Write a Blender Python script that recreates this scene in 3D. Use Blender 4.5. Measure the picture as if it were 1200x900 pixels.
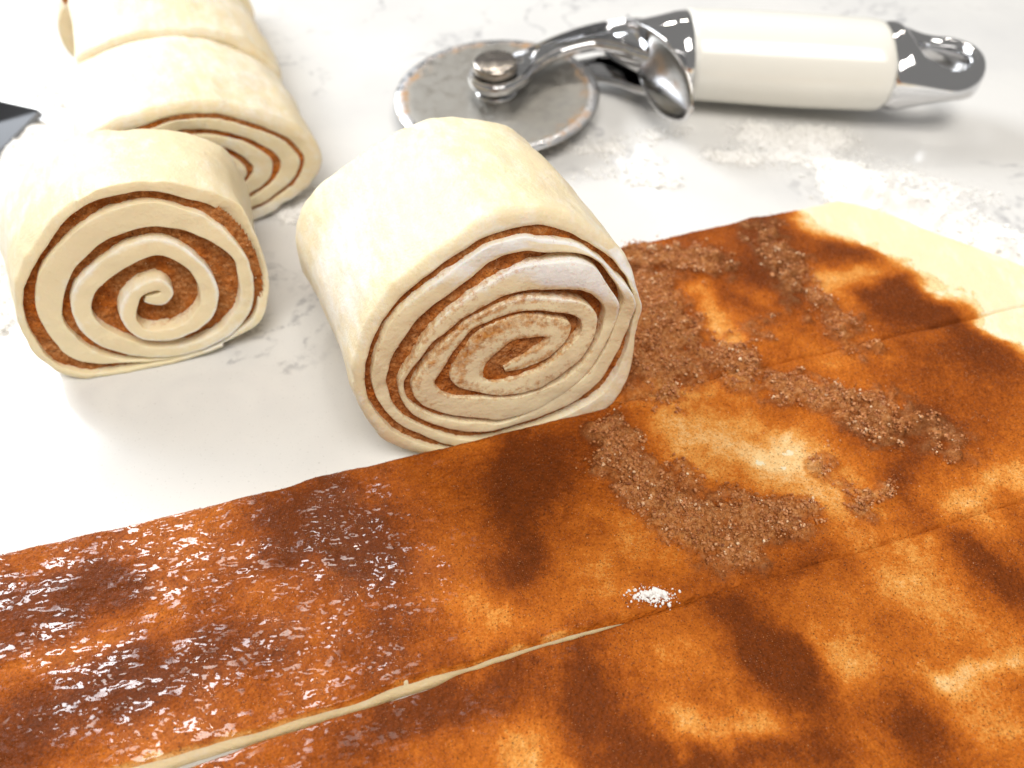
import bpy, math, random
import numpy as np
sc = bpy.context.scene
for o in list(bpy.data.objects): bpy.data.objects.remove(o)
CM = 0.01                       # everything below is laid out in centimetres
R = math.radians
# ---------------------------------------------------------------- camera
cam = bpy.data.cameras.new('camera'); camo = bpy.data.objects.new('camera', cam)
sc.collection.objects.link(camo); sc.camera = camo
camo.location = (0, 0, 16*CM); camo.rotation_euler = (R(90-49), 0, 0)
cam.sensor_width = 36; cam.lens = 36*940/1200
cam.clip_start = 0.005; cam.clip_end = 50
cam.dof.use_dof = True; cam.dof.focus_distance = 17.2*CM; cam.dof.aperture_fstop = 12
# ---------------------------------------------------------------- light of the kitchen, and an added fill
w = bpy.data.worlds.new('World'); sc.world = w; w.use_nodes = True
bg = w.node_tree.nodes['Background']; bg.inputs[0].default_value = (1, .975, .94, 1); bg.inputs[1].default_value = 0.24
def area(name, loc, target, sx, sy, power, col):
    l = bpy.data.lights.new(name, 'AREA'); l.shape = 'RECTANGLE'; l.size = sx; l.size_y = sy; l.energy = power; l.color = col
    o = bpy.data.objects.new(name, l); sc.collection.objects.link(o); o.location = loc
    from mathutils import Vector
    o.rotation_euler = (Vector(target)-Vector(loc)).to_track_quat('-Z', 'Y').to_euler()
    return o
area('window_light', (-.90, 1.0, .72), (0, .18, 0), .62, .62, 18.5, (.92, .96, 1.0))
area('fill_light', (.15, -.45, 1.5), (0, .15, 0), 1.0, .8, 22, (1, .955, .89))  # soft fill added above and behind the camera to brighten the roll faces
for k in range(4):
    area('downlight', (-.45+.33*k, 1.75, 1.7), (-.45+.33*k, 1.75, 0), .10, .10, 2.0, (1, .93, .84))
sc.view_settings.view_transform = 'Standard'; sc.view_settings.look = 'None'
sc.view_settings.exposure = 0.14; sc.view_settings.gamma = 1
sc.render.engine = 'CYCLES'
# ---------------------------------------------------------------- helpers
rng = np.random.default_rng(7); random.seed(7)
def vnoise(p, seed=0):
    """value noise on an (n,3) array, range -1..1"""
    p = np.asarray(p, float); i = np.floor(p).astype(np.int64); f = p-i; f = f*f*f*(f*(f*6-15)+10)
    def h(ix, iy, iz):
        n = (ix*374761393 + iy*668265263 + iz*2147483647 + seed*1274126177) & 0xffffffff
        n = ((n ^ (n >> 13))*1274126177) & 0xffffffff
        n = ((n ^ (n >> 16))*2246822519) & 0xffffffff
        return ((n ^ (n >> 15)) & 0xffff)/32767.5-1
    r = 0
    for dx in (0, 1):
        for dy in (0, 1):
            for dz in (0, 1):
                wt = (f[:, 0] if dx else 1-f[:, 0])*(f[:, 1] if dy else 1-f[:, 1])*(f[:, 2] if dz else 1-f[:, 2])
                r = r+wt*h(i[:, 0]+dx, i[:, 1]+dy, i[:, 2]+dz)
    return r
def fbm(p, o=3, seed=0, gain=.5):
    r = 0; a = 1; p = np.asarray(p, float)
    for k in range(o):
        r = r+a*vnoise(p, seed+k); p = p*2.03+13.7; a *= gain
    return r
def v3(a, b, c=None):
    a = np.asarray(a, float); b = np.broadcast_to(np.asarray(b, float), a.shape)
    c = np.zeros_like(a) if c is None else np.broadcast_to(np.asarray(c, float), a.shape)
    return np.stack([a, b, c], -1).reshape(-1, 3)
def smooth(e0, e1, x):
    t = np.clip((x-e0)/(e1-e0), 0, 1); return t*t*(3-2*t)
def mesh_obj(name, verts, faces, mat, parent=None, attrs=None, shade=True):
    me = bpy.data.meshes.new(name); verts = np.asarray(verts, float)*CM
    me.from_pydata(verts.tolist(), [], faces.tolist() if hasattr(faces, 'tolist') else faces)
    if shade: me.polygons.foreach_set('use_smooth', np.ones(len(me.polygons), bool))
    for k, v in (attrs or {}).items():
        a = me.attributes.new(k, 'FLOAT', 'POINT'); a.data.foreach_set('value', np.asarray(v, np.float32))
    me.update(); me.materials.append(mat)
    o = bpy.data.objects.new(name, me); sc.collection.objects.link(o); o.parent = parent
    return o
def tag(o, label=None, cat=None, group=None, kind=None):
    if label: o['label'] = label
    if cat: o['category'] = cat
    if group: o['group'] = group
    if kind: o['kind'] = kind
    return o
def empty(name, loc=(0, 0, 0), rz=0.):
    o = bpy.data.objects.new(name, None); sc.collection.objects.link(o); o.empty_display_size = .01
    o.location = [c*CM for c in loc]; o.rotation_euler = (0, 0, R(rz)); return o
def grid_faces(n, m, wrap_n=False, wrap_m=False):
    a = np.arange(n if wrap_n else n-1)[:, None]; b = np.arange(m if wrap_m else m-1)[None, :]
    a1 = (a+1) % n; b1 = (b+1) % m
    f = np.stack([a*m+b+0*b, a1*m+b, a1*m+b1, a*m+b1+0*a], -1)
    return f.reshape(-1, 4)
def resample(P, step):
    P = np.asarray(P, float); n = len(P)
    Q = np.vstack([2*P[0]-P[1], P, 2*P[-1]-P[-2]]); out = []
    for k in range(n-1):
        p0, p1, p2, p3 = Q[k:k+4]
        m = max(2, int(np.linalg.norm((p2-p1)[:2])/step)+1)
        t = (np.arange(m)/m)[:, None]
        out.append(.5*((2*p1)+(-p0+p2)*t+(2*p0-5*p1+4*p2-p3)*t*t+(-p0+3*p1-3*p2+p3)*t**3))
    out.append(P[-1:]); return np.vstack(out)
# ---------------------------------------------------------------- materials
class NT:
    def __init__(s, name):
        s.m = bpy.data.materials.new(name); s.m.use_nodes = True; s.t = s.m.node_tree
        s.b = s.t.nodes['Principled BSDF']; s.co = s.n('ShaderNodeTexCoord')
    def n(s, typ, **kw):
        x = s.t.nodes.new(typ)
        for k, v in kw.items(): setattr(x, k, v)
        return x
    def l(s, a, b): s.t.links.new(a, b)
    def noise(s, scale, detail=4, rough=.55, vec=None, stretch=None):
        x = s.n('ShaderNodeTexNoise'); x.inputs['Scale'].default_value = scale; x.inputs['Detail'].default_value = detail; x.inputs['Roughness'].default_value = rough
        v = vec or s.co.outputs['Object']
        if stretch:
            mp = s.n('ShaderNodeMapping'); mp.inputs['Scale'].default_value = stretch; s.l(v, mp.inputs[0]); v = mp.outputs[0]
        s.l(v, x.inputs['Vector']); return x.outputs['Fac']
    def ramp(s, fac, stops):
        x = s.n('ShaderNodeValToRGB'); e = x.color_ramp.elements
        while len(e) < len(stops): e.new(.5)
        for el, (p, c) in zip(e, stops):
            el.position = p; el.color = (c, c, c, 1) if np.isscalar(c) else (*c, 1)
        s.l(fac, x.inputs[0]); return x.outputs[0]
    def attr(s, name):
        x = s.n('ShaderNodeAttribute'); x.attribute_name = name; return x.outputs['Fac']
    def math(s, op, a, b=None, clamp=False):
        x = s.n('ShaderNodeMath', operation=op); x.use_clamp = clamp
        for k, v in enumerate((a, b)):
            if v is None: continue
            if isinstance(v, (int, float)): x.inputs[k].default_value = v
            else: s.l(v, x.inputs[k])
        return x.outputs[0]
    def mix(s, fac, a, b):
        x = s.n('ShaderNodeMix', data_type='RGBA')
        for k, v in ((0, fac), (6, a), (7, b)):
            if isinstance(v, (int, float)): x.inputs[k].default_value = v
            elif isinstance(v, tuple): x.inputs[k].default_value = (*v, 1)
            else: s.l(v, x.inputs[k])
        return x.outputs[2]
    def bump(s, h, dist, strength=1., prev=None):
        x = s.n('ShaderNodeBump'); x.inputs['Distance'].default_value = dist; x.inputs['Strength'].default_value = strength
        s.l(h, x.inputs['Height'])
        if prev: s.l(prev, x.inputs['Normal'])
        return x.outputs[0]
    def set(s, **kw):
        for k, v in kw.items():
            i = s.b.inputs[k.replace('_', ' ')]
            if isinstance(v, tuple): i.default_value = (*v, 1) if len(v) == 3 and i.type == 'RGBA' else v
            elif isinstance(v, (int, float)): i.default_value = v
            else: s.l(v, i)
        return s.m

def mat_counter():
    m = NT('polished_quartz'); ob = m.co.outputs['Object']
    warp = m.n('ShaderNodeTexNoise'); warp.inputs['Scale'].default_value = 9; warp.inputs['Detail'].default_value = 5; m.l(ob, warp.inputs['Vector'])
    add = m.n('ShaderNodeMix', data_type='VECTOR'); add.inputs[0].default_value = .16; m.l(ob, add.inputs[4]); m.l(warp.outputs['Color'], add.inputs[5])
    v1 = m.noise(9.0, 5, .6, add.outputs[1]); vein = m.ramp(v1, [(.485, 0.), (.499, 1.), (.503, 1.), (.517, 0.)])
    gate = m.ramp(m.noise(22, 3), [(.46, 0.), (.60, 1.)])
    brk = m.ramp(m.noise(260, 4, .65), [(.42, 0.), (.56, 1.)])
    vein = m.math('MULTIPLY', m.math('MULTIPLY', vein, gate), brk)
    cloud = m.ramp(m.noise(14, 5, .6), [(.42, 0.), (.72, 1.)])
    speck = m.ramp(m.noise(1500, 1), [(.66, 0.), (.76, 1.)])
    base = m.mix(m.math('MULTIPLY', cloud, .5), (.73, .72, .70), (.54, .54, .55))
    base = m.mix(m.math('MULTIPLY', vein, .6), base, (.27, .27, .29))
    base = m.mix(m.math('MULTIPLY', speck, .35), base, (.40, .385, .36))
    return m.set(Base_Color=base, Roughness=.16, Specular_IOR_Level=.45)
def mat_dough(name='dough', col=(.85, .72, .48)):
    m = NT(name)
    fl = m.attr('flour'); st = m.attr('stain')
    big = m.ramp(m.noise(45, 4), [(.3, (col[0]*.975, col[1]*.955, col[2]*.91)), (.7, col)])
    dust = m.noise(300, 6, .74, stretch=(1, .45, 1)); fine = m.noise(1400, 2)
    f = m.math('ADD', m.math('MULTIPLY', m.math('SUBTRACT', dust, .5), 1.9), m.math('ADD', m.math('MULTIPLY', m.math('SUBTRACT', m.noise(38, 3), .5), .9), m.math('SUBTRACT', m.math('MULTIPLY', fl, 1.35), .22)), True)
    c = m.mix(f, big, (.90, .88, .84))
    sn = m.ramp(m.math('ADD', m.math('MULTIPLY', m.math('SUBTRACT', m.noise(620, 5, .75), .5), 2.0), st), [(.35, 0.), (.62, .55), (.95, 1.)])
    c = m.mix(sn, c, m.ramp(m.noise(900, 3), [(.35, (.36, .125, .022)), (.65, (.66, .31, .085))]))
    h = m.bump(m.noise(150, 6, .62), .0010, .6); h = m.bump(fine, .00025, .5, h)
    return m.set(Base_Color=c, Roughness=m.math('ADD', m.math('MULTIPLY', f, .4), .48), Normal=h, Subsurface_Weight=.22,
                 Subsurface_Radius=(.006, .0032, .0014), Subsurface_Scale=.7, Specular_IOR_Level=.35)
def mat_sugar():
    m = NT('cinnamon_sugar')
    th = m.attr('thick'); cl = m.attr('clump')
    nz = m.noise(420, 6, .7); nz2 = m.noise(95, 4, .6)
    t = m.math('ADD', th, m.math('MULTIPLY', m.math('SUBTRACT', nz, .5), .62))
    t = m.math('ADD', t, m.math('MULTIPLY', m.math('SUBTRACT', nz2, .5), .30))
    t = m.math('ADD', t, m.math('MULTIPLY', m.math('SUBTRACT', m.noise(1700, 3, .7), .5), .75))
    t = m.math('MULTIPLY', m.math('ADD', t, .6), .5)
    c = m.ramp(t, [(0.02, (.88, .66, .34)), (.17, (.86, .54, .23)), (.32, (.72, .30, .06)), (.46, (.55, .15, .014)), (.62, (.35, .080, .006)), (.77, (.185, .038, .003)), (.96, (.10, .021, .002))])
    dry = m.ramp(m.noise(900, 3, .6), [(.3, (.26, .085, .022)), (.5, (.45, .185, .058)), (.75, (.68, .37, .17))])
    c = m.mix(m.math('MULTIPLY', cl, .8, True), c, dry)
    sp = m.ramp(m.noise(2600, 3, .6), [(.585, 0.), (.66, 1.)])
    c = m.mix(m.math('MULTIPLY', sp, .8), c, (.07, .022, .008))
    g = m.noise(700, 4, .7)
    vo = m.n('ShaderNodeTexVoronoi'); vo.inputs['Scale'].default_value = 1100; m.l(m.co.outputs['Object'], vo.inputs['Vector'])
    h = m.bump(g, .0010, .6); h = m.bump(vo.outputs['Distance'], .0005, .6, h); h = m.bump(m.noise(3200, 2), .0003, .6, h)
    rg = m.math('ADD', m.math('SUBTRACT', m.ramp(m.noise(160, 3), [(.35, .42), (.65, .6)]), m.math('MULTIPLY', m.attr('wet'), .12)), m.math('MULTIPLY', cl, .2), True)
    ch = m.bump(m.noise(190, 2.5, .5, stretch=(.6, 1, 1)), .0043, .85)
    m.set(Coat_Weight=m.math('MULTIPLY', m.attr('wet'), m.ramp(m.noise(75, 4, .65), [(.43, .03), (.58, 1.)])), Coat_Roughness=.05, Coat_IOR=1.6, Coat_Normal=ch)
    return m.set(Base_Color=c, Roughness=rg, Normal=h, Specular_IOR_Level=.10)
def mat_grain():
    m = NT('sugar_grain'); c = m.ramp(m.attr('tone'), [(0, (.19, .05, .012)), (.4, (.42, .145, .038)), (.75, (.60, .27, .10)), (1, (.88, .68, .45))])
    return m.set(Base_Color=c, Roughness=.5, Subsurface_Weight=.15, Subsurface_Radius=(.001, .0006, .0003))
def mat_flour(film=False):
    m = NT('flour_film' if film else 'flour'); h = m.bump(m.noise(900, 4, .7), .0005, .6)
    if film:
        cov = m.math('ADD', m.attr('cover'), m.math('ADD', m.math('MULTIPLY', m.math('SUBTRACT', m.noise(2600, 3, .7), .5), 1.5), m.math('MULTIPLY', m.math('SUBTRACT', m.noise(420, 5, .7), .5), 1.1)))
        m.set(Alpha=m.ramp(cov, [(.30, 0.), (.62, 1.)]))
    return m.set(Base_Color=m.ramp(m.noise(300, 3), [(.3, (.86, .845, .815)), (.7, (.92, .905, .88))]), Roughness=1., Normal=h, Specular_IOR_Level=.1)
def mat_metal(name, col, rough, wear=0.):
    m = NT(name); r = m.ramp(m.noise(260, 4), [(.3, rough*.7), (.7, rough*1.5)])
    c = col
    if wear:
        at = m.attr('edge'); k = m.ramp(m.math('ADD', m.math('MULTIPLY', m.math('SUBTRACT', m.noise(110, 5, .7), .5), 2.2), m.math('MULTIPLY', at, .55)), [(.48, 0.), (.75, 1.)])
        k = m.math('MULTIPLY', k, at)
        c = m.mix(m.math('MULTIPLY', k, .85), col, (.46, .24, .08))
        m.set(Metallic=m.math('SUBTRACT', 1., m.math('MULTIPLY', k, .9)))
        r = m.math('ADD', r, m.math('MULTIPLY', k, .4))
    else: m.set(Metallic=1.)
    return m.set(Base_Color=c, Roughness=r)
def mat_plain(name, col, rough, coat=0.):
    m = NT(name); c = m.ramp(m.noise(60, 3), [(.3, tuple(x*.97 for x in col)), (.7, col)])
    return m.set(Base_Color=c, Roughness=rough, Coat_Weight=coat, Coat_Roughness=.06)
M = dict(counter=mat_counter(), dough=mat_dough(), sugar=mat_sugar(), grain=mat_grain(), flour=mat_flour(), film=mat_flour(True),
         chrome=mat_metal('chrome', (.70, .70, .71), .07), steel=mat_metal('blade_steel', (.38, .365, .335), .46, 1.),
         bright=mat_metal('ground_steel', (.62, .62, .63), .30, 1.), bronze=mat_metal('worn_nut_steel', (.42, .38, .34), .22),
         cream=mat_plain('cream_enamel', (.86, .84, .77), .24, .4), grey=mat_plain('dull_scraper_steel', (.20, .21, .235), .45))
# ---------------------------------------------------------------- the counter
def counter():
    n = 2; X0, X1, Y0, Y1, T = -75, 75, -30, 95, 3
    v = [(X0, Y0, 0), (X1, Y0, 0), (X1, Y1, 0), (X0, Y1, 0), (X0, Y0, -T), (X1, Y0, -T), (X1, Y1, -T), (X0, Y1, -T)]
    f = [(0, 1, 2, 3), (7, 6, 5, 4), (0, 4, 5, 1), (1, 5, 6, 2), (2, 6, 7, 3), (3, 7, 4, 0)]
    tag(mesh_obj('countertop', v, f, M['counter'], shade=False), kind='structure')
counter()
# ---------------------------------------------------------------- rolled dough sheet, cut in strips
# (u along the strips, v across them): u axis turned 17 degrees from the counter's front edge
A17 = R(17); E1 = np.array([math.cos(A17), math.sin(A17)]); E2 = np.array([-math.sin(A17), math.cos(A17)])
def uv2xy(u, v): return np.outer(u, E1)+np.outer(v, E2)
# where the filling was spread thick (+) or thin (-): strokes u0,v0,u1,v1,width,amount
STROKES = [(-7.9,9.77,-5.76,9.9,0.66,0.5),(-7.98,10.58,-5.95,10.58,0.39,0.25),(-7.34,8.86,-6.06,8.83,0.43,-0.2),(-7.65,7.27,-5.4,7.91,0.63,0.4),(-5.4,7.91,-2.97,7.7,0.62,0.35),(-5.07,9.9,-2.7,10.7,0.7,-0.08),(-1.95,10.7,-0.45,9.33,0.91,0.5),(-2.07,9.61,0.23,8.08,0.73,0.3),
(-0.06,7.57,-1.05,6.94,0.56,0.3),(-0.94,10.99,0.06,11.05,0.48,0.2),(-1.59,9.15,-0.77,8.58,0.34,-0.28),(0.23,8.08,1.6,7.02,0.44,-0.38),(1.15,8.85,2.09,9.46,0.53,-0.1),(3.24,10.59,2.63,7.96,0.7,0.5),(3.85,9.89,5.35,10.47,0.8,0.3),(3.99,6.92,2.9,7.06,0.44,-0.22),
(2.66,6.35,1.25,6.41,0.24,-0.15),(7.42,10.1,9.73,8.86,0.69,-0.5),(9.73,8.86,10.04,7.51,0.62,-0.45),(6.44,11.53,9.4,11.28,0.37,-0.4),(11.82,9.59,12.32,8.88,0.44,0.3),(11.92,7.93,11.63,6.55,0.53,0.45),(13.28,8.86,12.77,7.16,0.61,0.2),(14.33,10.33,17.09,9.8,0.97,0.35),
(14.06,8.91,15.16,7.47,0.83,0.12),(12.25,6.47,14.28,6.7,0.48,-0.38),(7.23,6.3,8.95,6.42,0.27,0.25),(5.04,8.1,6.48,6.79,0.59,-0.12),(10.04,6.13,11.36,6.17,0.45,-0.15),(6.13,9.19,7.01,7.05,0.54,0.12),(-0.76,5.81,1.39,5.66,0.59,0.5),(3.14,5.65,2.88,4.05,0.58,0.45),
(3.7,3.57,5.82,3.0,0.4,0.5),(4.51,3.84,6.04,3.4,0.32,-0.62),(3.72,4.44,4.34,4.25,0.35,-0.15),(6.75,5.39,7.1,4.63,0.57,0.45),(7.01,4.47,6.64,2.59,0.58,0.45),(7.51,4.68,7.93,4.1,0.42,-0.5),(10.43,5.16,10.98,4.48,0.69,-0.38),(9.8,3.17,11.24,3.0,0.28,-0.5),
(11.99,5.53,12.4,4.15,0.55,0.55),(8.42,2.84,8.81,2.08,0.57,0.35),(1.55,4.03,2.03,4.0,0.3,-0.3),(-0.49,4.77,0.33,4.83,0.37,-0.1),(8.92,4.44,9.37,3.93,0.43,0.1),(9.86,2.24,10.62,2.0,0.49,-0.15),(4.9,5.48,5.96,4.97,0.45,-0.1),(8.9,16.24,12.69,15.48,1.88,0.2),
(12.84,14.25,16.17,12.12,1.35,0.22),(10.09,14.71,9.93,12.81,0.4,-0.5),(11.78,13.82,11.86,13.73,0.38,-0.45),(13.54,14.04,16.15,14.1,0.4,-0.75),(13.37,13.52,13.74,13.23,0.45,-0.4),(15.18,15.77,16.13,14.51,0.72,0.4),(15.78,13.16,16.36,11.63,0.89,0.4),(12.79,16.72,13.96,16.71,0.47,0.3),
(10.08,12.6,12.62,12.5,0.66,-0.12),(14.21,16.63,15.68,15.62,0.4,-0.5)]
# where sugar lies in dry crumbly heaps
HEAPS = [(5.78,10.74,5.99,8.87,0.34,1.0),(5.99,8.87,7.01,7.05,0.45,1.0),(7.01,7.05,8.88,7.39,0.41,0.9),(6.51,9.08,7.6,7.78,0.53,0.6),(10.42,10.9,11.82,9.59,0.4,1.0),(11.82,9.59,12.12,8.94,0.34,1.0),(12.8,9.58,13.59,7.95,0.53,0.5),(10.26,7.15,10.99,7.31,0.17,0.9),
(9.17,16.56,10.86,15.72,0.41,1.0),(8.63,15.16,7.82,12.0,0.71,1.0),(8.48,12.92,9.79,11.56,0.47,0.9),(9.04,13.59,9.42,12.8,0.39,0.6),(13.04,16.64,13.07,14.18,0.51,0.6),(12.84,14.25,13.15,11.66,0.52,0.55),(10.18,8.46,10.35,6.94,0.22,0.5),(5.17,10.0,5.37,9.43,0.22,0.4),
(10.3,12.53,12.47,13.61,0.34,0.4)]
def strokes(u, v, L, peak=False):
    r = np.zeros_like(u)
    for a, b, c, d, wd, amt in L:
        k = (abs(u-(a+c)/2) < abs(c-a)/2+3.2*wd) & (abs(v-(b+d)/2) < abs(d-b)/2+3.2*wd)
        if not k.any(): continue
        uu, vv = u[k], v[k]; q = max((c-a)**2+(d-b)**2, 1e-6)
        t = np.clip(((uu-a)*(c-a)+(vv-b)*(d-b))/q, 0, 1)
        e = np.exp(-.9*((uu-a-t*(c-a))**2+(vv-b-t*(d-b))**2)/(wd*wd))*amt
        r[k] = np.maximum(r[k], e) if peak else r[k]+e
    return r
MARG = np.array([(14.0, 17.9), (14.5, 17.0), (15.4, 15.2), (16.4, 14.05), (16.75, 11.2), (17.5, 10.3), (18.3, 8.4), (19.0, 5.0), (19.2, 0.)])
def fields(u, v):
    uw = u+.28*fbm(v3(u*1.1, v*1.1), 4, 3, .5); vw = v+.28*fbm(v3(u*1.1, v*1.1), 4, 9, .5)
    th = np.clip(.53-.03*smooth(6, 9, u)+.16*smooth(11.3, 11.9, v)+1.08*strokes(uw, vw, [(*h[:4], h[4]*(1.25 if h[5] < 0 else 1.05), h[5]) for h in STROKES])+.17*fbm(v3(u*.8, v*.8), 5, 21, .6), -.35, 1.08)
    mu = np.interp(-vw, -MARG[:, 1], MARG[:, 0])
    th = th-.75*smooth(-.7, .25, uw-mu)-1.2*smooth(-.1, .5, uw-mu)
    cl = strokes(u+.25*fbm(v3(u*2.5, v*2.5), 3, 33), v+.25*fbm(v3(u*2.5, v*2.5), 3, 35), [(*h[:4], h[4]*1.4, h[5]) for h in HEAPS], True)
    cl = cl*(1+.55*fbm(v3(u*3, v*3), 3, 41)); cl = np.clip(smooth(.12, .85, cl), 0, 1)
    cl = cl*(1-smooth(-.2, .2, uw-mu)); th = th+.30*np.clip(1-abs(cl-.35)/.35, 0, 1)*(cl > .02)
    return th, cl
def strip(name, label, u0, u1, vlo, vhi, H, endR=None):
    """one cut strip: dough slab with soft cut sides, the filling spread over it, loose crumbs in the heaps"""
    root = empty(name, (0, 0, 0)); tag(root, label, 'dough strip', 'cut strips of filled dough')
    st = .042; nu = int((u1-u0)/st); nv = int((vhi(u0)-vlo(u0))/st)
    U = np.linspace(u0, u1, nu); S = np.linspace(0, 1, nv)
    uu, ss = np.meshgrid(U, S, indexing='ij'); lo = np.array([vlo(x) for x in U])[:, None]; hi = np.array([vhi(x) for x in U])[:, None]
    wob = .05*fbm(v3(U*.9, 0*U+vlo(0)*3.1), 3, 5)[:, None]
    vv = lo+wob+(hi-lo)*ss; u = uu.ravel(); v = vv.ravel()
    if endR is not None:                                     # slanting far end of the sheet
        lim = endR(v)+.12*fbm(v3(v*.8, 0*v), 2, 8); u = np.where(u > u0+.5, u0+(u-u0)*(lim-u0)/(u1-u0), u)
    def base_h(u, v):
        L_ = np.array([vlo(0)]); 
        return H+.035*fbm(v3(u*.55, v*.55), 2, 51)
    dlo = (vv-(lo+wob)).ravel(); dhi = ((hi-lo)*(1-ss)).ravel()
    rd = lambda d, r: -r*(1-np.sqrt(np.clip(1-(1-np.clip(d/r, 0, 1))**2, 0, 1)))
    rs = .35+.65*smooth(6, 3, u); top = base_h(u, v)+rd(dlo, .12)*rs+rd(dhi, .14)*rs
    if endR is not None:
        du = lim-u; top = top+rd(np.clip(du, 0, 9), .38)*.9
    du0 = u-u0; top = top+rd(du0, .2)
    # dough: coarse top + skirts (cut sides lean outwards a little)
    k = 4; iu = np.unique(np.r_[np.arange(0, nu, k), nu-1]); iv = np.unique(np.r_[0, 1, 2, np.arange(3, nv-3, k), nv-3, nv-2, nv-1])
    G = lambda a: a.reshape(nu, nv)[np.ix_(iu, iv)]
    gu, gv, gz = G(u), G(v), G(top)-.012
    def skirt(j, sgn, out):
        pu = gu[:, j]; pv = gv[:, j]; z = gz[:, j]
        return [(pu, pv+sgn*(out*.45), z*.62), (pu, pv+sgn*out, z*.12), (pu, pv+sgn*out*.8, 0*z+.01)]
    cols = [np.stack(c, -1) for c in skirt(0, -1, .10)[::-1]]+[np.stack([gu[:, j], gv[:, j], gz[:, j]], -1) for j in range(len(iv))]+[np.stack(c, -1) for c in skirt(len(iv)-1, 1, .05)]
    P = np.stack(cols, 1)
    first = P[0].copy(); first[:, 2] = .01; last = P[-1].copy(); last[:, 2] = .01; last[:, 0] += .03
    P = np.concatenate([first[None], P, last[None]], 0)
    n, m = P.shape[:2]; Q = P.reshape(-1, 3); xy = uv2xy(Q[:, 0], Q[:, 1])
    flour = .10+0*Q[:, 0]
    mesh_obj('dough', np.c_[xy, Q[:, 2]], grid_faces(n, m), M['dough'], root, dict(flour=flour, stain=-.3+0*flour))
    # filling
    th, cl = fields(u, v)
    edge = np.minimum(dlo, dhi)
    th = th-.6*(1-smooth(.0, .12, dlo+.06*fbm(v3(u*3, v*3), 2, 77)))*smooth(5.5, 2.5, u)
    sparkle = fbm(v3(u*1.3+v*.2, v*4.6), 3, 61)                                   # sticky drag marks along the strip
    left = smooth(4, -2, u)
    hh = top+.008+.030*np.clip(th, -.5, 1)+left*.020*sparkle+.010*fbm(v3(u*4.5, v*4.5), 3, 63)
    rough = fbm(v3(u*6, v*6), 4, 65, .62)
    hh = hh+cl*(.085+.09*np.abs(fbm(v3(u*2.6, v*2.6), 3, 64))+.085*rough+.05*np.abs(fbm(v3(u*13, v*13), 2, 67)))+.006*fbm(v3(u*16, v*16), 2, 69)
    hh = hh-.06*smooth(.8, 1.3, -th)
    e0 = (np.arange(len(u)) % nv) == 0; e1 = (np.arange(len(u)) % nv) == 1; ov = smooth(3, 6, u)      # filling dragged down over the closed part of the cut
    vf = v-ov*(e0*.13+e1*.085); hh = hh-ov*(e0*.33+e1*.04)
    xy = uv2xy(u, vf)
    wet = smooth(2.2, -4.2, u+2.2*fbm(v3(u*.6, v*.6), 2, 81))*smooth(3.5, 6.5, v)
    mesh_obj('cinnamon_filling', np.c_[xy, hh], grid_faces(nu, nv), M['sugar'], root, dict(thick=th, clump=cl, wet=wet))
    return root, dict(u=u, v=v, z=hh, cl=cl, th=th)
ico_v = np.array([(0, 0, 1), (.9, 0, .45), (.28, .85, .45), (-.72, .53, .45), (-.72, -.53, .45), (.28, -.85, .45), (.72, .53, -.45), (-.28, .85, -.45), (-.9, 0, -.45), (-.28, -.85, -.45), (.72, -.53, -.45), (0, 0, -1)])
ico_f = np.array([(0,1,2),(0,2,3),(0,3,4),(0,4,5),(0,5,1),(1,6,2),(2,7,3),(3,8,4),(4,9,5),(5,10,1),(6,7,2),(7,8,3),(8,9,4),(9,10,5),(10,6,1),(11,7,6),(11,8,7),(11,9,8),(11,10,9),(11,6,10)])
oct_v = np.array([(1, 0, 0), (0, 1, 0), (-1, 0, 0), (0, -1, 0), (0, 0, 1), (0, 0, -1.)])
oct_f = np.array([(0,1,4),(1,2,4),(2,3,4),(3,0,4),(1,0,5),(2,1,5),(3,2,5),(0,3,5)])
def grains(name, pos, size, mat, parent=None, kind='ico', tone=None):
    bv, bf = (ico_v, ico_f) if kind == 'ico' else (oct_v, oct_f)
    n = len(pos); m = len(bv)
    sc3 = size[:, None, None]*rng.uniform(.65, 1.25, (n, 1, 3)); V = bv[None]*sc3*(1+.25*rng.uniform(-1, 1, (n, m, 1)))
    q = rng.normal(size=(n, 4)); q /= np.linalg.norm(q, axis=1)[:, None]; w_, x, y, z = q.T
    RM = np.stack([np.stack([1-2*(y*y+z*z), 2*(x*y-z*w_), 2*(x*z+y*w_)], -1), np.stack([2*(x*y+z*w_), 1-2*(x*x+z*z), 2*(y*z-x*w_)], -1), np.stack([2*(x*z-y*w_), 2*(y*z+x*w_), 1-2*(x*x+y*y)], -1)], 1)
    V = np.einsum('nij,nmj->nmi', RM, V)+pos[:, None]
    F = (bf[None]+(np.arange(n)*m)[:, None, None]).reshape(-1, 3)
    t = tone if tone is not None else rng.uniform(0, 1, n)
    o = mesh_obj(name, V.reshape(-1, 3), F, mat, parent, dict(tone=np.repeat(t, m)), shade=False)
    o['kind'] = 'stuff'; return o
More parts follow.
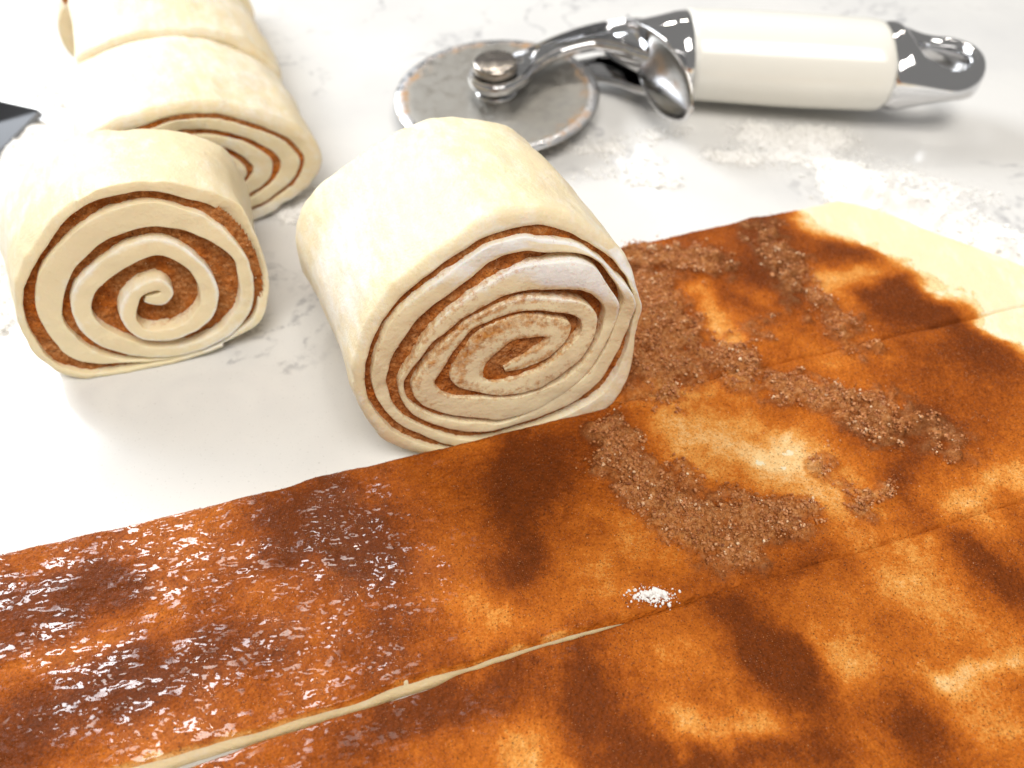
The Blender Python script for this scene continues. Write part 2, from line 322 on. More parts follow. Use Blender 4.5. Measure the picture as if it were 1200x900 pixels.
def crumbs(root, d, n_heap, n_loose):
    """crumbs of every size heaped together in lumps, and fine sugar grains all over the filling"""
    p = d['cl']**1.5+1e-7; nl = max(n_heap//14, 4); c = rng.choice(len(p), nl, p=p/p.sum()); own = rng.integers(0, nl, n_heap)
    sg = (.03+.22*rng.uniform(0, 1, nl)**3)[own]; sz = .008+.038*rng.uniform(0, 1, n_heap)**5
    uh = d['u'][c][own]+rng.normal(0, 1, n_heap)*sg; vh = d['v'][c][own]+rng.normal(0, 1, n_heap)*sg
    ok = np.clip(d['th']+.15, .02, 1)*(.35+.65*smooth(-.6, .5, fbm(v3(d['u']*1.7, d['v']*1.7), 2, 83))); j = rng.choice(len(ok), n_loose, p=ok/ok.sum())
    uh = np.r_[uh, d['u'][j]]; vh = np.r_[vh, d['v'][j]]
    tl = np.clip(rng.normal(.52, .13, nl), 0, 1)[own]+rng.normal(0, .14, n_heap)
    zc = np.r_[d['z'][c][own]+np.where(sg < .1, np.clip(sg*1.1-abs(rng.normal(0, 1, n_heap))*sg*.6, -.02, .1), -.01), d['z'][j]+.002]
    s = np.r_[sz, .006+.010*rng.uniform(0, 1, n_loose)**2]
    tone = np.clip(np.r_[tl, np.clip(.42-.36*d['th'][j]+rng.normal(0, .26, n_loose), 0, .82)], 0, 1)
    k = (vh > d['v'].min()+.02) & (vh < d['v'].max()-.02)
    if n_heap > 100: grains('sugar_crumbs', np.c_[uv2xy(uh, vh), zc][:n_heap][k[:n_heap]], s[:n_heap][k[:n_heap]], M['grain'], root, 'ico', tone[:n_heap][k[:n_heap]])
    grains('sugar_grains', np.c_[uv2xy(uh, vh), zc][n_heap:], s[n_heap:], M['grain'], root, 'oct', tone[n_heap:])
s1, d1 = strip('dough_strip', 'far cut dough strip running under the biggest roll, crumbly brown sugar and pale bare end', 5.9, 20, lambda u: 11.56, lambda u: 17.15+.02*(u-9), .46,
               endR=lambda v: np.interp(-v, [-17.6, -17.2, -16.6, -15, -13, -11.4], [15.9, 16.7, 17.35, 18.45, 20.0, 21.2]))
s2, d2 = strip('dough_strip', 'middle cut dough strip with glossy wet cinnamon sugar, next to the bare counter', -15.5, 21, lambda u: 6.16+.02*math.sin(u*.5), lambda u: 11.50, .46,
               endR=lambda v: 21.2+(11.5-v)*.35)
s3, d3 = strip('dough_strip', 'near cut dough strip with soaked amber cinnamon sugar, beyond the pale open cut', -7.5, 17, lambda u: -.6, lambda u: 6.13-.032*max(0, 3.5-u), .45)
crumbs(s1, d1, 13000, 16000); crumbs(s2, d2, 12000, 40000); crumbs(s3, d3, 60, 26000)
# ---------------------------------------------------------------- cinnamon rolls
def roll(name, label, st, loc, rz, L, lean, zback, xback, shear, recess, front, flour, stain, step=.075, thin=.04, fill_noise=.05, poke=lambda p: 0.):
    """st: stations along the spiral of dough from the middle outwards: outer x,h and inner x,h on the cut face"""
    root = empty(name, loc, rz); tag(root, label, 'cinnamon roll', 'rolled and cut cinnamon rolls')
    P = resample(st, step); n = len(P); s = np.linspace(0, 1, n)
    def relax(A, wd):                                    # even out the hand-laid stations
        k = np.exp(-np.linspace(-2, 2, 2*wd+1)**2); k /= k.sum(); B = np.pad(A, ((wd, wd), (0, 0)), mode='edge')
        return np.stack([np.convolve(B[:, c], k, 'valid') for c in range(4)], 1)
    wgt = smooth(.62, .74, s)[:, None]; P = relax(P, 5)*(1-wgt)+relax(P, 14)*wgt
    O = P[:, :2]; I = P[:, 2:]
    tk = np.linalg.norm(O-I, axis=1); N = (O-I)/np.maximum(tk, 1e-4)[:, None]
    sh = np.minimum(thin, .22*tk)[:, None]; O = O-N*sh*(s < .8)[:, None]; I = I+N*sh; tk = np.linalg.norm(O-I, axis=1)
    r = np.minimum(.04, .42*tk); l = R(lean); ro = np.where(s > .8, np.minimum(.24, .62*tk), r)
    ctr = np.array([(P[:, 0].min()+P[:, 0].max())/2, 0.])
    back = np.r_[.32, .6, 1.0, 1.5, 2.0, 2.5, 3.0, 3.5, 4.0, 4.5, 5.0, 5.5, 6.0]; back = np.r_[back[back < L-.35], L-.3, L-.15, L-.05, L]
    prof = []                                    # (across: 0 outer..1 inner as offset in cm from the edge, depth, which edge)
    for d in back[::-1]: prof.append(('o', -.0 if d < L-.2 else (.04 if d < L-.02 else .14), d))
    for a in (0, 22, 45, 68, 90): prof.append(('o', ('r', 1-math.cos(R(a))), ('r', 1-math.sin(R(a)))))
    for f in (.25, .5, .75): prof.append(('m', f, 0.))
    for a in (90, 68, 45, 22, 0): prof.append(('i', ('r', 1-math.cos(R(a))), ('r', 1-math.sin(R(a)))))
    for d in (.32, .6, 1.0, 1.6, L-.4, L): prof.append(('i', 0., d))
    m = len(prof); V = np.zeros((n, m, 3)); FL = np.zeros((n, m)); SN = np.zeros((n, m))
    fo = front(s)                                # how far each part of the spiral sticks out of the face (negative: towards the viewer)
    for j, (e, off, d) in enumerate(prof):
        rr = ro if e == 'o' else r; offv = rr*off[1] if isinstance(off, tuple) else off; dv = (rr*d[1] if isinstance(d, tuple) else d)+0*s
        if e == 'o': p = O-N*np.broadcast_to(np.asarray(offv, float), s.shape)[:, None]
        elif e == 'i': p = I+N*np.broadcast_to(np.asarray(offv, float), s.shape)[:, None]
        else:
            a = ro+(tk-ro-r)*off; p = O-N*a[:, None]; dv = dv-.012*np.sin(math.pi*off)*np.minimum(tk/.5, 1)
        fr = np.clip(1-dv/L, 0, 1); dd = dv+(fo-poke(p)*(s < .8))*smooth(1.2, 0, dv)
        q_ = np.clip(dv/L, 0, 1)**1.4; kx = 1-(1-xback)*q_; kz = 1-(1-zback)*q_
        h = p[:, 1]; x = ctr[0]+(p[:, 0]-ctr[0])*kx+shear*dv/L
        V[:, j] = np.stack([x, dd+h*math.sin(l)*fr, h*math.cos(l)*kz], -1)
        FL[:, j] = flour(s, dv, e, p); SN[:, j] = stain(s, dv, e, off if e == 'm' else (0. if e == 'o' else 1.), p)
    Q = V.reshape(-1, 3)
    wob = np.stack([fbm(Q*.55+k*31+loc[0], 2, 90+k) for k in range(3)], -1)*.085+np.stack([fbm(Q*2.2+k*17+loc[0], 2, 95+k) for k in range(3)], -1)*.026
    Q = Q+wob*np.array([1, .8, 1]); Q[:, 2] = np.maximum(Q[:, 2], .012)
    F = grid_faces(n, m); extra = [list(range(m))[::-1], list(range((n-1)*m, n*m))]
    mesh_obj('dough', Q, F.tolist()+extra, M['dough'], root, dict(flour=FL.ravel(), stain=SN.ravel()))
    # the filling packed between the turns, a little behind the cut edge of the dough
    stp = .045; x0, x1 = O[:, 0].min(), O[:, 0].max(); z0, z1 = O[:, 1].min(), O[:, 1].max()
    gx, gz = np.meshgrid(np.arange(x0, x1, stp), np.arange(z0, z1, stp), indexing='ij')
    px, pz = gx.ravel(), gz.ravel()
    k0 = int(np.argmax(np.cumsum(np.linalg.norm(np.diff(O[::-1], axis=0), axis=1)) > 2*(x1-x0+z1-z0)*.78)) or n//3
    poly = (O[-k0:]+I[-k0:])/2                                     # outermost turn as limit
    inside = np.zeros(len(px), bool); X, Z = poly[:, 0], poly[:, 1]; j = len(poly)-1
    for i in range(len(poly)):
        c = ((Z[i] > pz) != (Z[j] > pz)) & (px < (X[j]-X[i])*(pz-Z[i])/(Z[j]-Z[i]+1e-9)+X[i]); inside ^= c; j = i
    kx = px*0+1
    nz = fbm(v3(px*5, pz*5, loc[0]), 4, 71, .65); y = recess(px, pz)+fill_noise*nz
    Vf = np.c_[ctr[0]+(px-ctr[0])+shear*y/L, y+pz*math.sin(l), pz*math.cos(l)]
    Fa = grid_faces(*gx.shape); Fa = Fa[inside[Fa].all(1)]
    used = np.unique(Fa); mp = -np.ones(len(px), int); mp[used] = np.arange(len(used))
    cl = np.clip(.75+.55*fbm(v3(px*2, pz*2, loc[1]), 2, 73), 0, 1)
    fo_ = mesh_obj('cinnamon_filling', Vf[used], mp[Fa][:, ::-1], M['sugar'], root, dict(thick=.55+.22*nz[used], clump=cl[used], wet=0*cl[used]))
    g = rng.choice(used, 900); sz = .010+.016*rng.uniform(0, 1, 900)**2
    grains('sugar_crumbs', Vf[g]+np.c_[rng.normal(0, .02, 900), -sz*.4, rng.normal(0, .02, 900)], sz, M['grain'], root, 'oct', np.clip(rng.normal(.45, .22, 900), 0, 1))
    return root
ROLL_OPEN = [(2.28,2.05,2.41,2.21),(2.56,1.86,2.63,2.25),(2.96,1.93,2.76,2.25),(3.2,2.23,2.83,2.28),(3.12,2.59,2.77,2.3),(2.84,2.72,2.65,2.3),(2.28,2.59,2.39,2.23),(1.81,2.22,2.18,1.99),
(1.62,1.67,2.06,1.72),(1.8,1.17,2.12,1.4),(2.32,0.89,2.41,1.28),(3.05,0.87,3.0,1.31),(3.71,1.23,3.48,1.63),(4.17,1.85,3.7,2.03),(4.28,2.53,3.73,2.54),(4.0,3.12,3.54,2.93),
(3.61,3.55,3.21,3.17),(3.09,3.72,2.76,3.19),(2.28,3.63,2.11,2.95),(1.5,3.28,1.63,2.7),(0.92,2.78,1.26,2.35),(0.62,2.05,1.13,1.93),(0.67,1.32,1.26,1.49),(1.06,0.75,1.59,1.06),
(1.79,0.37,2.03,0.76),(2.67,0.21,2.72,0.59),(3.45,0.29,3.36,0.64),(4.25,0.67,4.03,1.04),(4.85,1.32,4.51,1.55),(5.1,2.03,4.71,2.18),(5.12,2.89,4.73,2.9),(4.74,3.72,4.33,3.46),
(4.16,4.29,3.79,3.8),(3.44,4.63,3.28,3.96),(2.75,4.7,2.62,3.96),(1.94,4.5,1.95,3.79),(1.14,4.08,1.35,3.41),(0.48,3.49,0.92,2.92),(0.06,2.82,0.59,2.35),(-0.18,2.23,0.41,1.88),
(-0.24,1.5,0.47,1.41),(-0.04,0.83,0.65,0.85),(0.43,0.48,0.9,0.63),(1.04,0.33,1.2,0.45),(1.84,0.15,1.95,0.29),(2.7,0.1,2.81,0.26),(3.5,0.23,3.65,0.32),(4.33,0.48,4.19,0.68),
(4.99,0.82,4.78,1.02),(5.39,1.51,5.11,1.8),(5.48,2.39,5.2,2.45),(5.4,3.32,5.15,3.03),(5.19,4.1,4.82,3.77),(4.67,4.7,4.39,4.31),(4.01,5.06,3.84,4.71),(3.31,5.24,3.1,4.92),
(2.52,5.26,2.4,4.91),(1.76,5.03,1.75,4.72),(0.93,4.5,1.09,4.28),(0.23,3.8,0.53,3.68),(-0.27,3.1,-0.04,2.98),(-0.57,2.47,-0.37,2.42),(-0.76,1.78,-0.52,1.72),(-0.77,1.05,-0.5,1.14),
(-0.54,0.43,-0.31,0.65),(0.0,-0.02,0.07,0.31),(0.89,-0.11,0.74,0.16),(1.96,-0.05,1.85,0.17),(2.94,0.06,2.98,0.2),(3.91,0.24,3.96,0.43)]
ROLL_LIP = [(2.0,2.24,1.94,2.46),(2.54,2.22,2.42,2.63),(3.31,2.57,2.9,2.88),(3.65,3.05,3.04,3.04),(3.55,3.48,2.9,3.12),(2.99,3.69,2.64,3.1),(2.27,3.74,2.17,3.0),(1.55,3.53,1.69,2.69),
(1.02,3.03,1.53,2.36),(0.77,2.4,1.63,2.09),(0.97,2.04,1.92,2.08),(1.55,1.72,2.4,2.06),(2.17,1.58,2.96,2.24),(2.94,1.63,3.45,2.62),(3.66,2.05,3.76,2.91),(4.14,2.61,3.84,3.17),
(4.26,3.39,3.72,3.51),(3.85,3.98,3.32,3.76),(3.0,4.21,2.73,3.82),(1.97,4.11,1.95,3.74),(0.98,3.67,1.22,3.41),(0.28,3.02,0.7,2.74),(-0.06,2.37,0.52,2.25),(0.1,1.76,0.82,1.87),
(0.76,1.26,1.48,1.64),(1.71,0.93,2.37,1.48),(2.79,0.95,3.3,1.62),(4.02,1.61,3.87,2.0),(4.67,2.64,4.31,2.73),(4.83,3.37,4.4,3.43),(4.65,3.95,4.15,4.03),(3.97,5.01,3.65,4.32),
(3.08,5.04,3.0,4.34),(2.26,4.84,2.11,4.26),(1.5,4.55,1.33,3.96),(0.64,4.01,0.6,3.57),(-0.08,3.11,0.03,2.92),(-0.34,2.44,-0.18,2.32),(-0.21,1.63,0.01,1.74),(0.32,0.98,0.55,1.21),
(1.19,0.59,1.36,0.92),(2.27,0.58,2.28,0.82),(3.37,0.78,3.22,1.19),(4.46,1.31,4.09,1.68),(5.01,2.13,4.64,2.48),(5.2,2.92,4.78,3.26),(5.23,3.67,4.86,3.79),(4.67,4.47,4.43,4.56),
(3.96,5.32,3.93,5.12),(3.03,5.57,3.08,5.21),(2.18,5.61,2.22,5.18),(1.25,5.23,1.45,4.77),(0.31,4.78,0.69,4.43),(-0.36,4.25,0.14,3.97),(-0.79,3.45,-0.34,3.34),(-0.94,2.69,-0.54,2.67),
(-0.84,1.9,-0.46,1.82),(-0.42,1.11,-0.1,1.18),(0.19,0.45,0.49,0.62),(1.0,0.05,1.17,0.36),(2.02,-0.02,2.11,0.34),(3.36,0.01,3.51,0.55),(4.49,0.31,4.69,1.06),(5.22,1.01,5.18,2.01),
(5.41,2.21,5.25,2.75),(5.45,3.19,5.23,3.63),(5.3,4.0,4.91,4.31),(4.88,4.89,4.49,4.87),(4.34,5.55,3.9,5.41),(3.64,6.01,3.34,5.71),(2.8,6.22,2.79,5.8),(2.03,6.19,2.12,5.73),
(1.18,5.78,1.33,5.45),(0.31,5.3,0.49,5.05),(-0.54,4.66,-0.27,4.49),(-1.05,3.9,-0.75,3.9),(-1.35,3.05,-1.04,3.04),(-1.33,2.04,-1.06,2.31),(-1.09,1.08,-0.94,1.67),(-0.65,0.42,-0.57,0.97),
(-0.0,-0.03,0.04,0.37),(0.7,-0.14,0.79,0.02),(1.35,-0.18,1.43,-0.13)]
def near(p, x, h, rad): return np.exp(-((p[:, 0]-x)**2+(p[:, 1]-h)**2)/rad**2)
def flour_open(s, d, e, p):
    f = (.04 if e == 'm' else .17)+.0*s
    if e == 'o': f = f+.30*smooth(.55, .2, s)*smooth(.3, 0, d)*(d < .4)+.25*(s > .8)*smooth(.5, 2.5, d)
    return f+.3*near(p, 3.9, .2, .8)*(d < .3)+.4*near(p, 4.1, 3.1, 1.)*(d < .12)*(e == 'o')
def stain_open(s, d, e, f, p):
    a = -.20+.28*(e == 'i')+.22*(e == 'o')*(s < .66)+.35*(e == 'i')*smooth(.05, .4, d)+.30*(e == 'o')*(s < .66)*smooth(.05, .4, d)
    if e == 'm': a = a-.05+0*s
    return a+0*s
roll('cinnamon_roll', 'cinnamon roll with a loose open spiral and its flat tail tucked under', np.array(ROLL_OPEN), (-11.46, 13.97, 0), 15.5, 4.7, 9, .86, 1.14, -.75,
     lambda x, z: .20+.10*np.exp(-((x-2.7)**2+(z-2.2)**2)/2.), lambda s: -.10+.10*smooth(0, .5, s)-.06*np.sin(s*19)+.45*smooth(.655, .69, s)*smooth(.76, .71, s), flour_open, stain_open)
def flour_lip(s, d, e, p):
    f = np.where((d < .12) & (s < .73), 0., .16)+.0*s
    if e == 'o':
        f = f+.95*smooth(.14, .0, d)*(near(p, 3.9, 4.9, 1.2)+near(p, 3., 5.1, .9)+near(p, 5.1, 3.8, .7)+.8*near(p, 1.4, 5.3, 1.2)+.3*near(p, .6, 4.2, .8))*(s < .82)
        f = f+(s > .78)*(.42*np.exp(-((p[:, 0]+.6)**2)/.9)*np.exp(-((p[:, 1]-3.6)**2)/3.)*smooth(.3, 1.2, d)*smooth(4.6, 3., d)+.1)
    if e == 'm': f = f+1.3*(near(p, 4.0, 4.65, .55)+near(p, 3.2, 4.75, .5)+near(p, 4.7, 4.3, .5)+.7*near(p, 2.4, 5.35, .5)+.6*near(p, 1.5, 5.0, .5))
    return f
def stain_lip(s, d, e, f, p):
    c = np.exp(-((p[:, 0]-1.9)**2/7+(p[:, 1]-3.0)**2/3.2))
    a = -.22+.30*c
    if e == 'm': a = a+(.74 if f < .4 else .34 if f < .6 else .2)*c+.04
    else: a = a+.30+.38*c+.25*smooth(.0, .25, d)
    return a-.8*(s > .73)*(e == 'o')*1.
roll('cinnamon_roll', 'biggest cinnamon roll, with a pinched floury lip, beside the cut strips', np.array(ROLL_LIP), (-2.08, 11.45, 0), 16., 6.0, 9, .90, 1.03, -.55,
     lambda x, z: .05+.13*smooth(.9, 2.4, np.sqrt((x-2.2)**2+(z-2.9)**2)), lambda s: -.06+.08*smooth(.15, .9, s)+.03*np.sin(s*31), flour_lip, stain_lip, thin=.03, fill_noise=.03, poke=lambda p: .20*near(p, 3.9, 4.75, .75)+.12*near(p, 5.1, 3.8, .5))
def squashed(wd, ht, turns, tip, seed, thick=.52):
    """spiral pressed flat by the knife: wide, low, with a pointed side"""
    T = np.linspace(.55, turns, int(turns*22)); out = []
    for t in T:
        a = 2*math.pi*t+2.4; k = (t/turns)
        def pt(k):
            q = 2.25; c, s_ = math.cos(a), math.sin(a)
            rr = (abs(c)**q+abs(s_)**q)**(-1/q)
            x = c*rr*(wd/2)*k; z = s_*rr*(ht/2)*k
            if c > 0: z = z*(1-tip*c**2)-c*c*.10*ht*k
            return x, max(ht*.5+z, .02)
        g = .075/(ht/2)
        o = pt(k); i = pt(max(k-1/turns+g*.9, .02)); out.append((*o, *i))
    out = np.array(out); x0_, x1_ = out[:, 0].min(), out[:, 0].max(); out[:, 0::2] = (out[:, 0::2]-x0_)*wd/(x1_-x0_)-wd/2; lo_, hi_ = out[:, 1].min(), out[:, 1].max(); out[:, 1::2] = (out[:, 1::2]-lo_)*ht/(hi_-lo_)
    return out
fl0 = lambda s, d, e, p: .20+.12*(e == 'o')*(s > .7)+.35*(p[:, 1] < .6)*(s > .7)+0*s
sn0 = lambda s, d, e, f, p: -.12+.35*(e != 'm')*(d < .6)*(s < .78)-.3*(e == 'o')*(s > .7)+0*s
flat = lambda s: -.05+.08*s
for (x, y, rz, wd, ht, L, lab, zb) in ((-9.0, 20.3, 25, 7.2, 4.3, 6.1, 'squashed cinnamon roll with a pointed side, right behind the open spiral roll', .86),
                                     (-11.2, 25.75, 24, 7.0, 3.85, 4.7, 'smooth floured cinnamon roll between two others in the row, its cut side hidden', 1.14),
                                     (-13.35, 30.35, 24, 7.3, 4.2, 5.2, 'cinnamon roll at the far end of the row, brown filling at its corner', 1.)):
    roll('cinnamon_roll', lab, squashed(wd, ht, 5.0, .35, 1), (x, y, 0), rz, L, 3, zb, .90, .15, lambda x_, z_: .10+0*x_, flat, fl0, sn0, step=.11, fill_noise=.03)
# ---------------------------------------------------------------- pizza cutter
def tube(path, rad, mat, name, parent, seg=24, oval=(1, 1), cap=True):
    """lathe-like sweep along local x: path = [(x, ry, rz, cy, cz)]"""
    rows = []
    for (x, ry, rz, cy, cz) in path:
        a = np.linspace(0, 2*math.pi, seg, endpoint=False); rows.append(np.c_[0*a+x, cy+ry*np.cos(a), cz+rz*np.sin(a)])
    V = np.vstack(rows); F = grid_faces(len(path), seg, False, True).tolist()
    if cap: F += [list(range(seg)), list(range((len(path)-1)*seg, len(path)*seg))[::-1]]
    return mesh_obj(name, V, F, mat, parent)
def plate(outline, z0, z1, bev, mat, name, parent, zfun=None, attrs=None):
    """flat plate from an outline with rounded rims; zfun lifts it over its length"""
    P = np.asarray(outline, float); n = len(P); d = np.roll(P, -1, 0)-np.roll(P, 1, 0); nn = np.c_[d[:, 1], -d[:, 0]]/np.linalg.norm(d, axis=1)[:, None]
    ar = .5*np.sum(P[:, 0]*np.roll(P[:, 1], -1)-np.roll(P[:, 0], -1)*P[:, 1]); nn = nn if ar > 0 else -nn
    rows = []
    for (off, z) in ((-bev*1.0, z0), (-bev*.3, z0+bev*.3), (0, z0+bev), (0, z1-bev), (-bev*.3, z1-bev*.3), (-bev, z1)):
        rows.append(np.c_[P+nn*off, np.full(n, z)])
    V = np.vstack(rows)
    if zfun is not None: V[:, 2] += zfun(V[:, 0], V[:, 1])
    F = grid_faces(6, n, False, True).tolist()+[list(range(n))[::-1], list(range(5*n, 6*n))]
    return mesh_obj(name, V, F, mat, parent)
def lathe(prof, mat, name, parent, seg=64, c=(0, 0), attrs=None, caps=True):
    a = np.linspace(0, 2*math.pi, seg, endpoint=False)
    V = np.vstack([np.c_[c[0]+r*np.cos(a), c[1]+r*np.sin(a), 0*a+z] for r, z in prof])
    F = grid_faces(len(prof), seg, False, True).tolist()+([list(range(seg)), list(range((len(prof)-1)*seg, len(prof)*seg))[::-1]] if caps else [])
    at = {k: np.repeat(v, seg) for k, v in (attrs or {}).items()}
    return mesh_obj(name, V, F, mat, parent, at)
def pizza_cutter():
    root = empty('pizza_cutter', (-.55, 27.2, 0), 2.0); root.rotation_euler = (R(3), R(-1.5), R(2.5)); root.location[2] = .62*CM
    tag(root, 'chrome pizza cutter with cream handle and rust-flecked wheel lying on the counter', 'pizza cutter')
    # blade wheel: flat disc with a ground bevel at the rim
    pr = [(.3, .33), (1.0, .33), (2.0, .33), (3.0, .33), (3.28, .33)]
    wheel = lathe([(.25, .17)]+[(3.28, .17), (3.70, .245), (3.74, .25), (3.70, .255), (3.28, .33), (3.0, .33), (2.5, .33), (1.6, .33), (.25, .33)], M['steel'], 'wheel', root, 96,
                  attrs=dict(edge=np.array([0, .2, .5, .5, .5, 1., .5, .1, 0, 0.])))
    lathe([(3.36, .322), (3.38, .326), (3.69, .268), (3.70, .258)], M['bright'], 'ground_edge', wheel, 96, caps=False, attrs=dict(edge=np.array([1., 1., .8, .6])))
    # hub: washer stack, arm ring and slotted nut
    lathe([(.72, .30), (.78, .36), (.78, .44), (.70, .47)], M['chrome'], 'washer', root, 40)
    nut = lathe([(.66, 1.08), (.76, 1.14), (.80, 1.22), (.80, 1.46), (.75, 1.52), (.68, 1.54)], M['bronze'], 'nut', root, 40)
    a = np.array([(-.7, -.07), (.7, -.07), (.7, .07), (-.7, .07)]); ca, sa = math.cos(.05), math.sin(.05)
    mesh_obj('screw_slot', [(x*ca-y*sa, x*sa+y*ca+.06, z) for z in (1.40, 1.548) for x, y in a], [(3, 2, 1, 0), (4, 5, 6, 7), (0, 1, 5, 4), (1, 2, 6, 5), (2, 3, 7, 6), (3, 0, 4, 7)], mat_plain('slot_shadow_metal', (.06, .05, .045), .5), nut, shade=False)  # solid dark bar: the shade inside the slot is put into its colour
    # fork: two chrome arms from the ferrule, one above and one below the wheel
    up = []
    for t in np.linspace(100, 318, 22): up.append((1.0*math.cos(R(t)), 1.0*math.sin(R(t))))
    low = [(1.1, -.35), (1.35, .12), (1.75, .55), (2.3, .95), (3.0, 1.15), (3.8, 1.15), (4.6, .7), (5.0, .3), (5.6, -.1), (6.2, -.3)]
    hi = [(6.2, 2.5), (5.4, 2.7), (4.6, 2.75), (3.6, 2.6), (2.8, 2.4), (2.0, 2.1), (1.2, 1.65), (.45, 1.15)]
    def smooth_poly(pts):
        return resample(np.array(pts), .12)[:, :2]
    out = np.vstack([np.array(up), smooth_poly([up[-1]]+low)[1:], smooth_poly(hi)[0:]])
    rise = lambda x, y: .28*smooth(1.0, 4.0, x)+.12*smooth(3, 6, x)
    plate(out, .66, 1.12, .17, M['chrome'], 'arm', root, rise)
    plate(out, -.36, -.06, .11, M['chrome'], 'arm', root, lambda x, y: .20*smooth(1.5, 6, x))
    lathe([(.55, .40), (.62, .46), (.62, .76), (.55, .80)], M['chrome'], 'washer', root, 32)
    # ferrule, grip, end cap with hanging hole (the grip stands a little across the wheel's axis)
    cz = .85; ya = lambda x: 1.05-.20*(x-7.0)
    tube([(4.0, .50, .25, 1.9, cz+.15), (4.4, .85, .50, 1.8, cz+.12), (5.2, 1.2, .88, 1.5, cz+.05), (6.0, 1.42, 1.20, 1.25, cz), (6.6, 1.60, 1.38, ya(6.6), cz), (6.98, 1.68, 1.46, ya(7), cz), (7.03, 1.6, 1.40, ya(7), cz)], 1, M['chrome'], 'ferrule', root, 40)
    g = [(7.0, 1.60, 1.38, ya(7), cz), (7.05, 1.74, 1.50, ya(7.05), cz)]+[(x, 1.77+.06*math.sin((x-7)/7*math.pi)-.02*smooth(10, 14, x), 1.50+.04*math.sin((x-7)/7*math.pi)-.04*smooth(10, 14, x), ya(x), cz) for x in np.linspace(7.2, 13.45, 18)]+[(13.6, 1.70, 1.44, ya(13.6), cz), (13.65, 1.58, 1.34, ya(13.6), cz)]
    tube(g, 1, M['cream'], 'grip', root, 48)
    # end cap: rounded tongue with a hole, built as a ring of sections
    outer = []; hole = []; cx, hr, CR = 15.95, .90, 1.72
    A = np.linspace(0, 2*math.pi, 96, endpoint=False)
    for t in A:
        c, s_ = math.cos(t), math.sin(t)
        if c >= 0: o = (cx+c*1.58, s_*CR)
        else:
            q = min(1.9/max(abs(c), 1e-6), CR/max(abs(s_), 1e-6)); o = (max(cx+c*q, 14.06), s_*q)
        outer.append(o); hole.append((cx+.12+c*hr*.98, s_*hr))
    outer = np.array(outer); hole = np.array(hole); rows = []; K = 24
    for k in range(K):
        b = 2*math.pi*k/K; f = .5+.5*math.cos(b); zz = math.sin(b)
        p = hole+(outer-hole)*f; hh = 1.46-.78*smooth(14.06, 16.5, p[:, 0])
        prof_ = np.sqrt(np.clip(1-(p[:, 1]/(CR+.12))**2, .05, 1)); e_ = abs(zz)**.6*np.sign(zz)
        blunt = np.where(p[:, 0] < 14.3, 1., 0.)
        e_ = np.where((p[:, 0] < 14.2) & (abs(zz) > 1e-6), np.sign(zz)*abs(zz)**.25, e_)
        rows.append(np.c_[p[:, 0]-.45, p[:, 1]+ya(13.6)-.16*(p[:, 0]-14), cz+e_*hh*prof_])
    V = np.vstack(rows); mesh_obj('end_cap', V, grid_faces(K, 96, True, True), M['chrome'], root)
    # finger guard: curved leaf standing off the ferrule towards the open side of the wheel
    rows = []; ns = 30; na = 20
    for t in np.linspace(0, 1, ns):
        wd = .14+1.0*max(math.sin(math.pi*(.05+.93*t**1.5)), 0)**.7; th_ = .04+.05*math.sin(math.pi*min(max(t, .02), .98))
        c0 = np.array([4.85+.2*t+1.4*t**1.25, 1.9-4.7*t, 1.62-.70*t**1.3])
        tw = R(2+16*t); ax = np.array([math.sin(tw), -.05, math.cos(tw)]); bx = np.array([math.cos(tw), .1, -math.sin(tw)])
        for a in np.linspace(0, 2*math.pi, na, endpoint=False):
            q = math.cos(a); rows.append(c0+ax*wd*q+bx*(th_*math.sin(a)+.16*(1-q*q)*math.sin(math.pi*t)))
    mesh_obj('finger_guard', np.array(rows), grid_faces(ns, na, False, True).tolist()+[list(range(na)), list(range((ns-1)*na, ns*na))[::-1]], M['chrome'], root)
pizza_cutter()
# ---------------------------------------------------------------- scraper lying in the flour
def scraper():
    root = empty('bench_scraper', (-17.3, 26.9, 0)); tag(root, 'flat grey steel bench scraper lying in flour beside the rolls', 'bench scraper')
    P = np.array([(0, 0), (-.25, .18), (-8, 3.0), (-9.2, -6.0), (-.9, -5.6), (-.08, -.3)])
    plate(P, .12, .34, .05, M['grey'], 'blade', root)
    hd = np.array([(-8.1, 3.2), (-9.6, 3.6), (-10.6, -6.3), (-9.2, -6.1)]); plate(hd, .05, .9, .15, M['grey'], 'handle', root)
scraper()
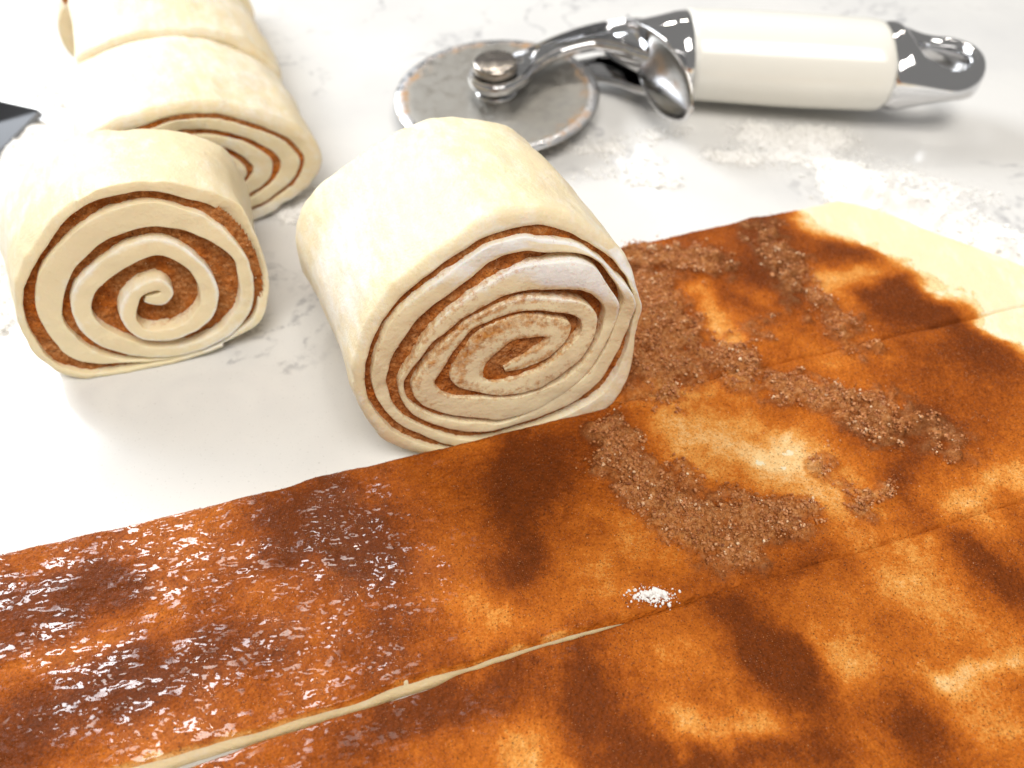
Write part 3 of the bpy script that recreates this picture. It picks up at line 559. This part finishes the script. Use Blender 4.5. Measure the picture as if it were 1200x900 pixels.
# ---------------------------------------------------------------- flour on the counter
def flour_patch(name, label, strokes_, hmax, seed, cell=.09, n_clump=500, thr=.16):
    L = np.array([s[:4] for s in strokes_]); wmax = max(s[4] for s in strokes_)*2
    x = np.arange(min(L[:, 0].min(), L[:, 2].min())-wmax, max(L[:, 0].max(), L[:, 2].max())+wmax, cell)
    y = np.arange(min(L[:, 1].min(), L[:, 3].min())-wmax, max(L[:, 1].max(), L[:, 3].max())+wmax, cell)
    gx, gy = np.meshgrid(x, y, indexing='ij'); px, py = gx.ravel(), gy.ravel()
    m_ = strokes(px, py, strokes_); nz = fbm(v3(px*1.1, py*1.1), 5, seed, .62)
    d = m_*(1+.45*nz)
    z = np.clip(d-.25, 0, 2)*hmax*(1+.10*fbm(v3(px*2.3, py*2.3), 3, seed+5))+.006
    F = grid_faces(*gx.shape); F = F[(d[F] > .015).any(1)]; used = np.unique(F); mp = -np.ones(len(px), int); mp[used] = np.arange(len(used))
    root = mesh_obj(name, np.c_[px, py, z][used], mp[F], M['film'], None, dict(cover=np.clip(d*1.6, 0, 1.6)[used])); tag(root, label, 'flour', kind='stuff')
    pr = np.clip(m_*(1+.5*nz)-.03, 0, .6)**1.5; k = rng.choice(len(px), n_clump, p=pr/pr.sum()); s = .010+.075*rng.uniform(0, 1, n_clump)**6
    c = grains('flour_crumbs', np.c_[px[k]+rng.normal(0, .1, n_clump), py[k]+rng.normal(0, .1, n_clump), np.maximum(z[k], 0)+s*.4], s, M['flour'], root, 'oct')
    return root
flour_patch('flour', 'soft bank of white flour along the bare end of the dough strips', [(16.6, 17.6, 12.3, 21.6, .95, 1.), (12.3, 21.7, 11.4, 22.6, .8, .8), (11.4, 22.6, 10.6, 25.3, 1.0, .55), (17.2, 18.1, 14.0, 21.0, .8, .5), (20, 13.5, 16.6, 17.6, .9, 1.)], .42, 101, n_clump=4500)
flour_patch('flour', 'loose white flour scattered in front of the cream handle', [(8.6, 25.9, 11.6, 25.6, .7, .75), (7.0, 24.6, 8.2, 24.3, .5, .4), (9.5, 24.5, 11.0, 24.0, .9, .5), (12.8, 23.5, 15.5, 21.8, .8, .32)], .16, 131, n_clump=4500)
flour_patch('flour', 'thin white flour dust in front of the cutter wheel', [(1.0, 25.4, 3.6, 25.0, .45, .4), (4.2, 23.0, 5.4, 22.8, .3, .4), (4.5, 25.8, 6.0, 26.0, .5, .32), (2.5, 23.4, 5, 24.2, .5, .2)], .10, 151, n_clump=2500)
flour_patch('flour', 'heap of white flour between the scraper and the row of rolls', [(-18, 22.5, -15.3, 20.5, 1.5, 1.), (-17.5, 25.5, -16.2, 23.5, .9, .9), (-20, 20, -16, 18.5, 1.6, 1.), (-15.3, 18.0, -15.0, 15.6, .8, .8), (-18.5, 29.5, -16.6, 28.0, .7, .6)], .34, 171, n_clump=3500)
flour_patch('flour', 'small spill of flour beside the squashed roll', [(-7.4, 21.4, -5.9, 22.4, .42, .8), (-7.2, 20.9, -6.6, 21.2, .25, .4)], .12, 191, n_clump=1300)
def flour_lump():
    px = rng.normal(0, 1, (420, 2))*np.array([.22, .09])+uv2xy(np.array([5.02]), np.array([6.42])); 
    big = np.array([(-.12, .03, .10), (-.05, .05, .085), (.06, .10, .11), (.16, .06, .12), (.24, .05, .08), (-.2, -.02, .05), (.1, .0, .07)])
    pos = np.vstack([np.c_[px, np.full(420, .51)], np.c_[uv2xy(np.array([5.02]), np.array([6.42]))+big[:, :2], .50+big[:, 2]*.5]])
    s = np.r_[.006+.035*rng.uniform(0, 1, 420)**4, big[:, 2]]
    o = grains('flour_lump', pos, s, M['flour']); del o['kind']
    tag(o, 'small white lump of flour fallen on the cut between two strips', 'flour')
flour_lump()
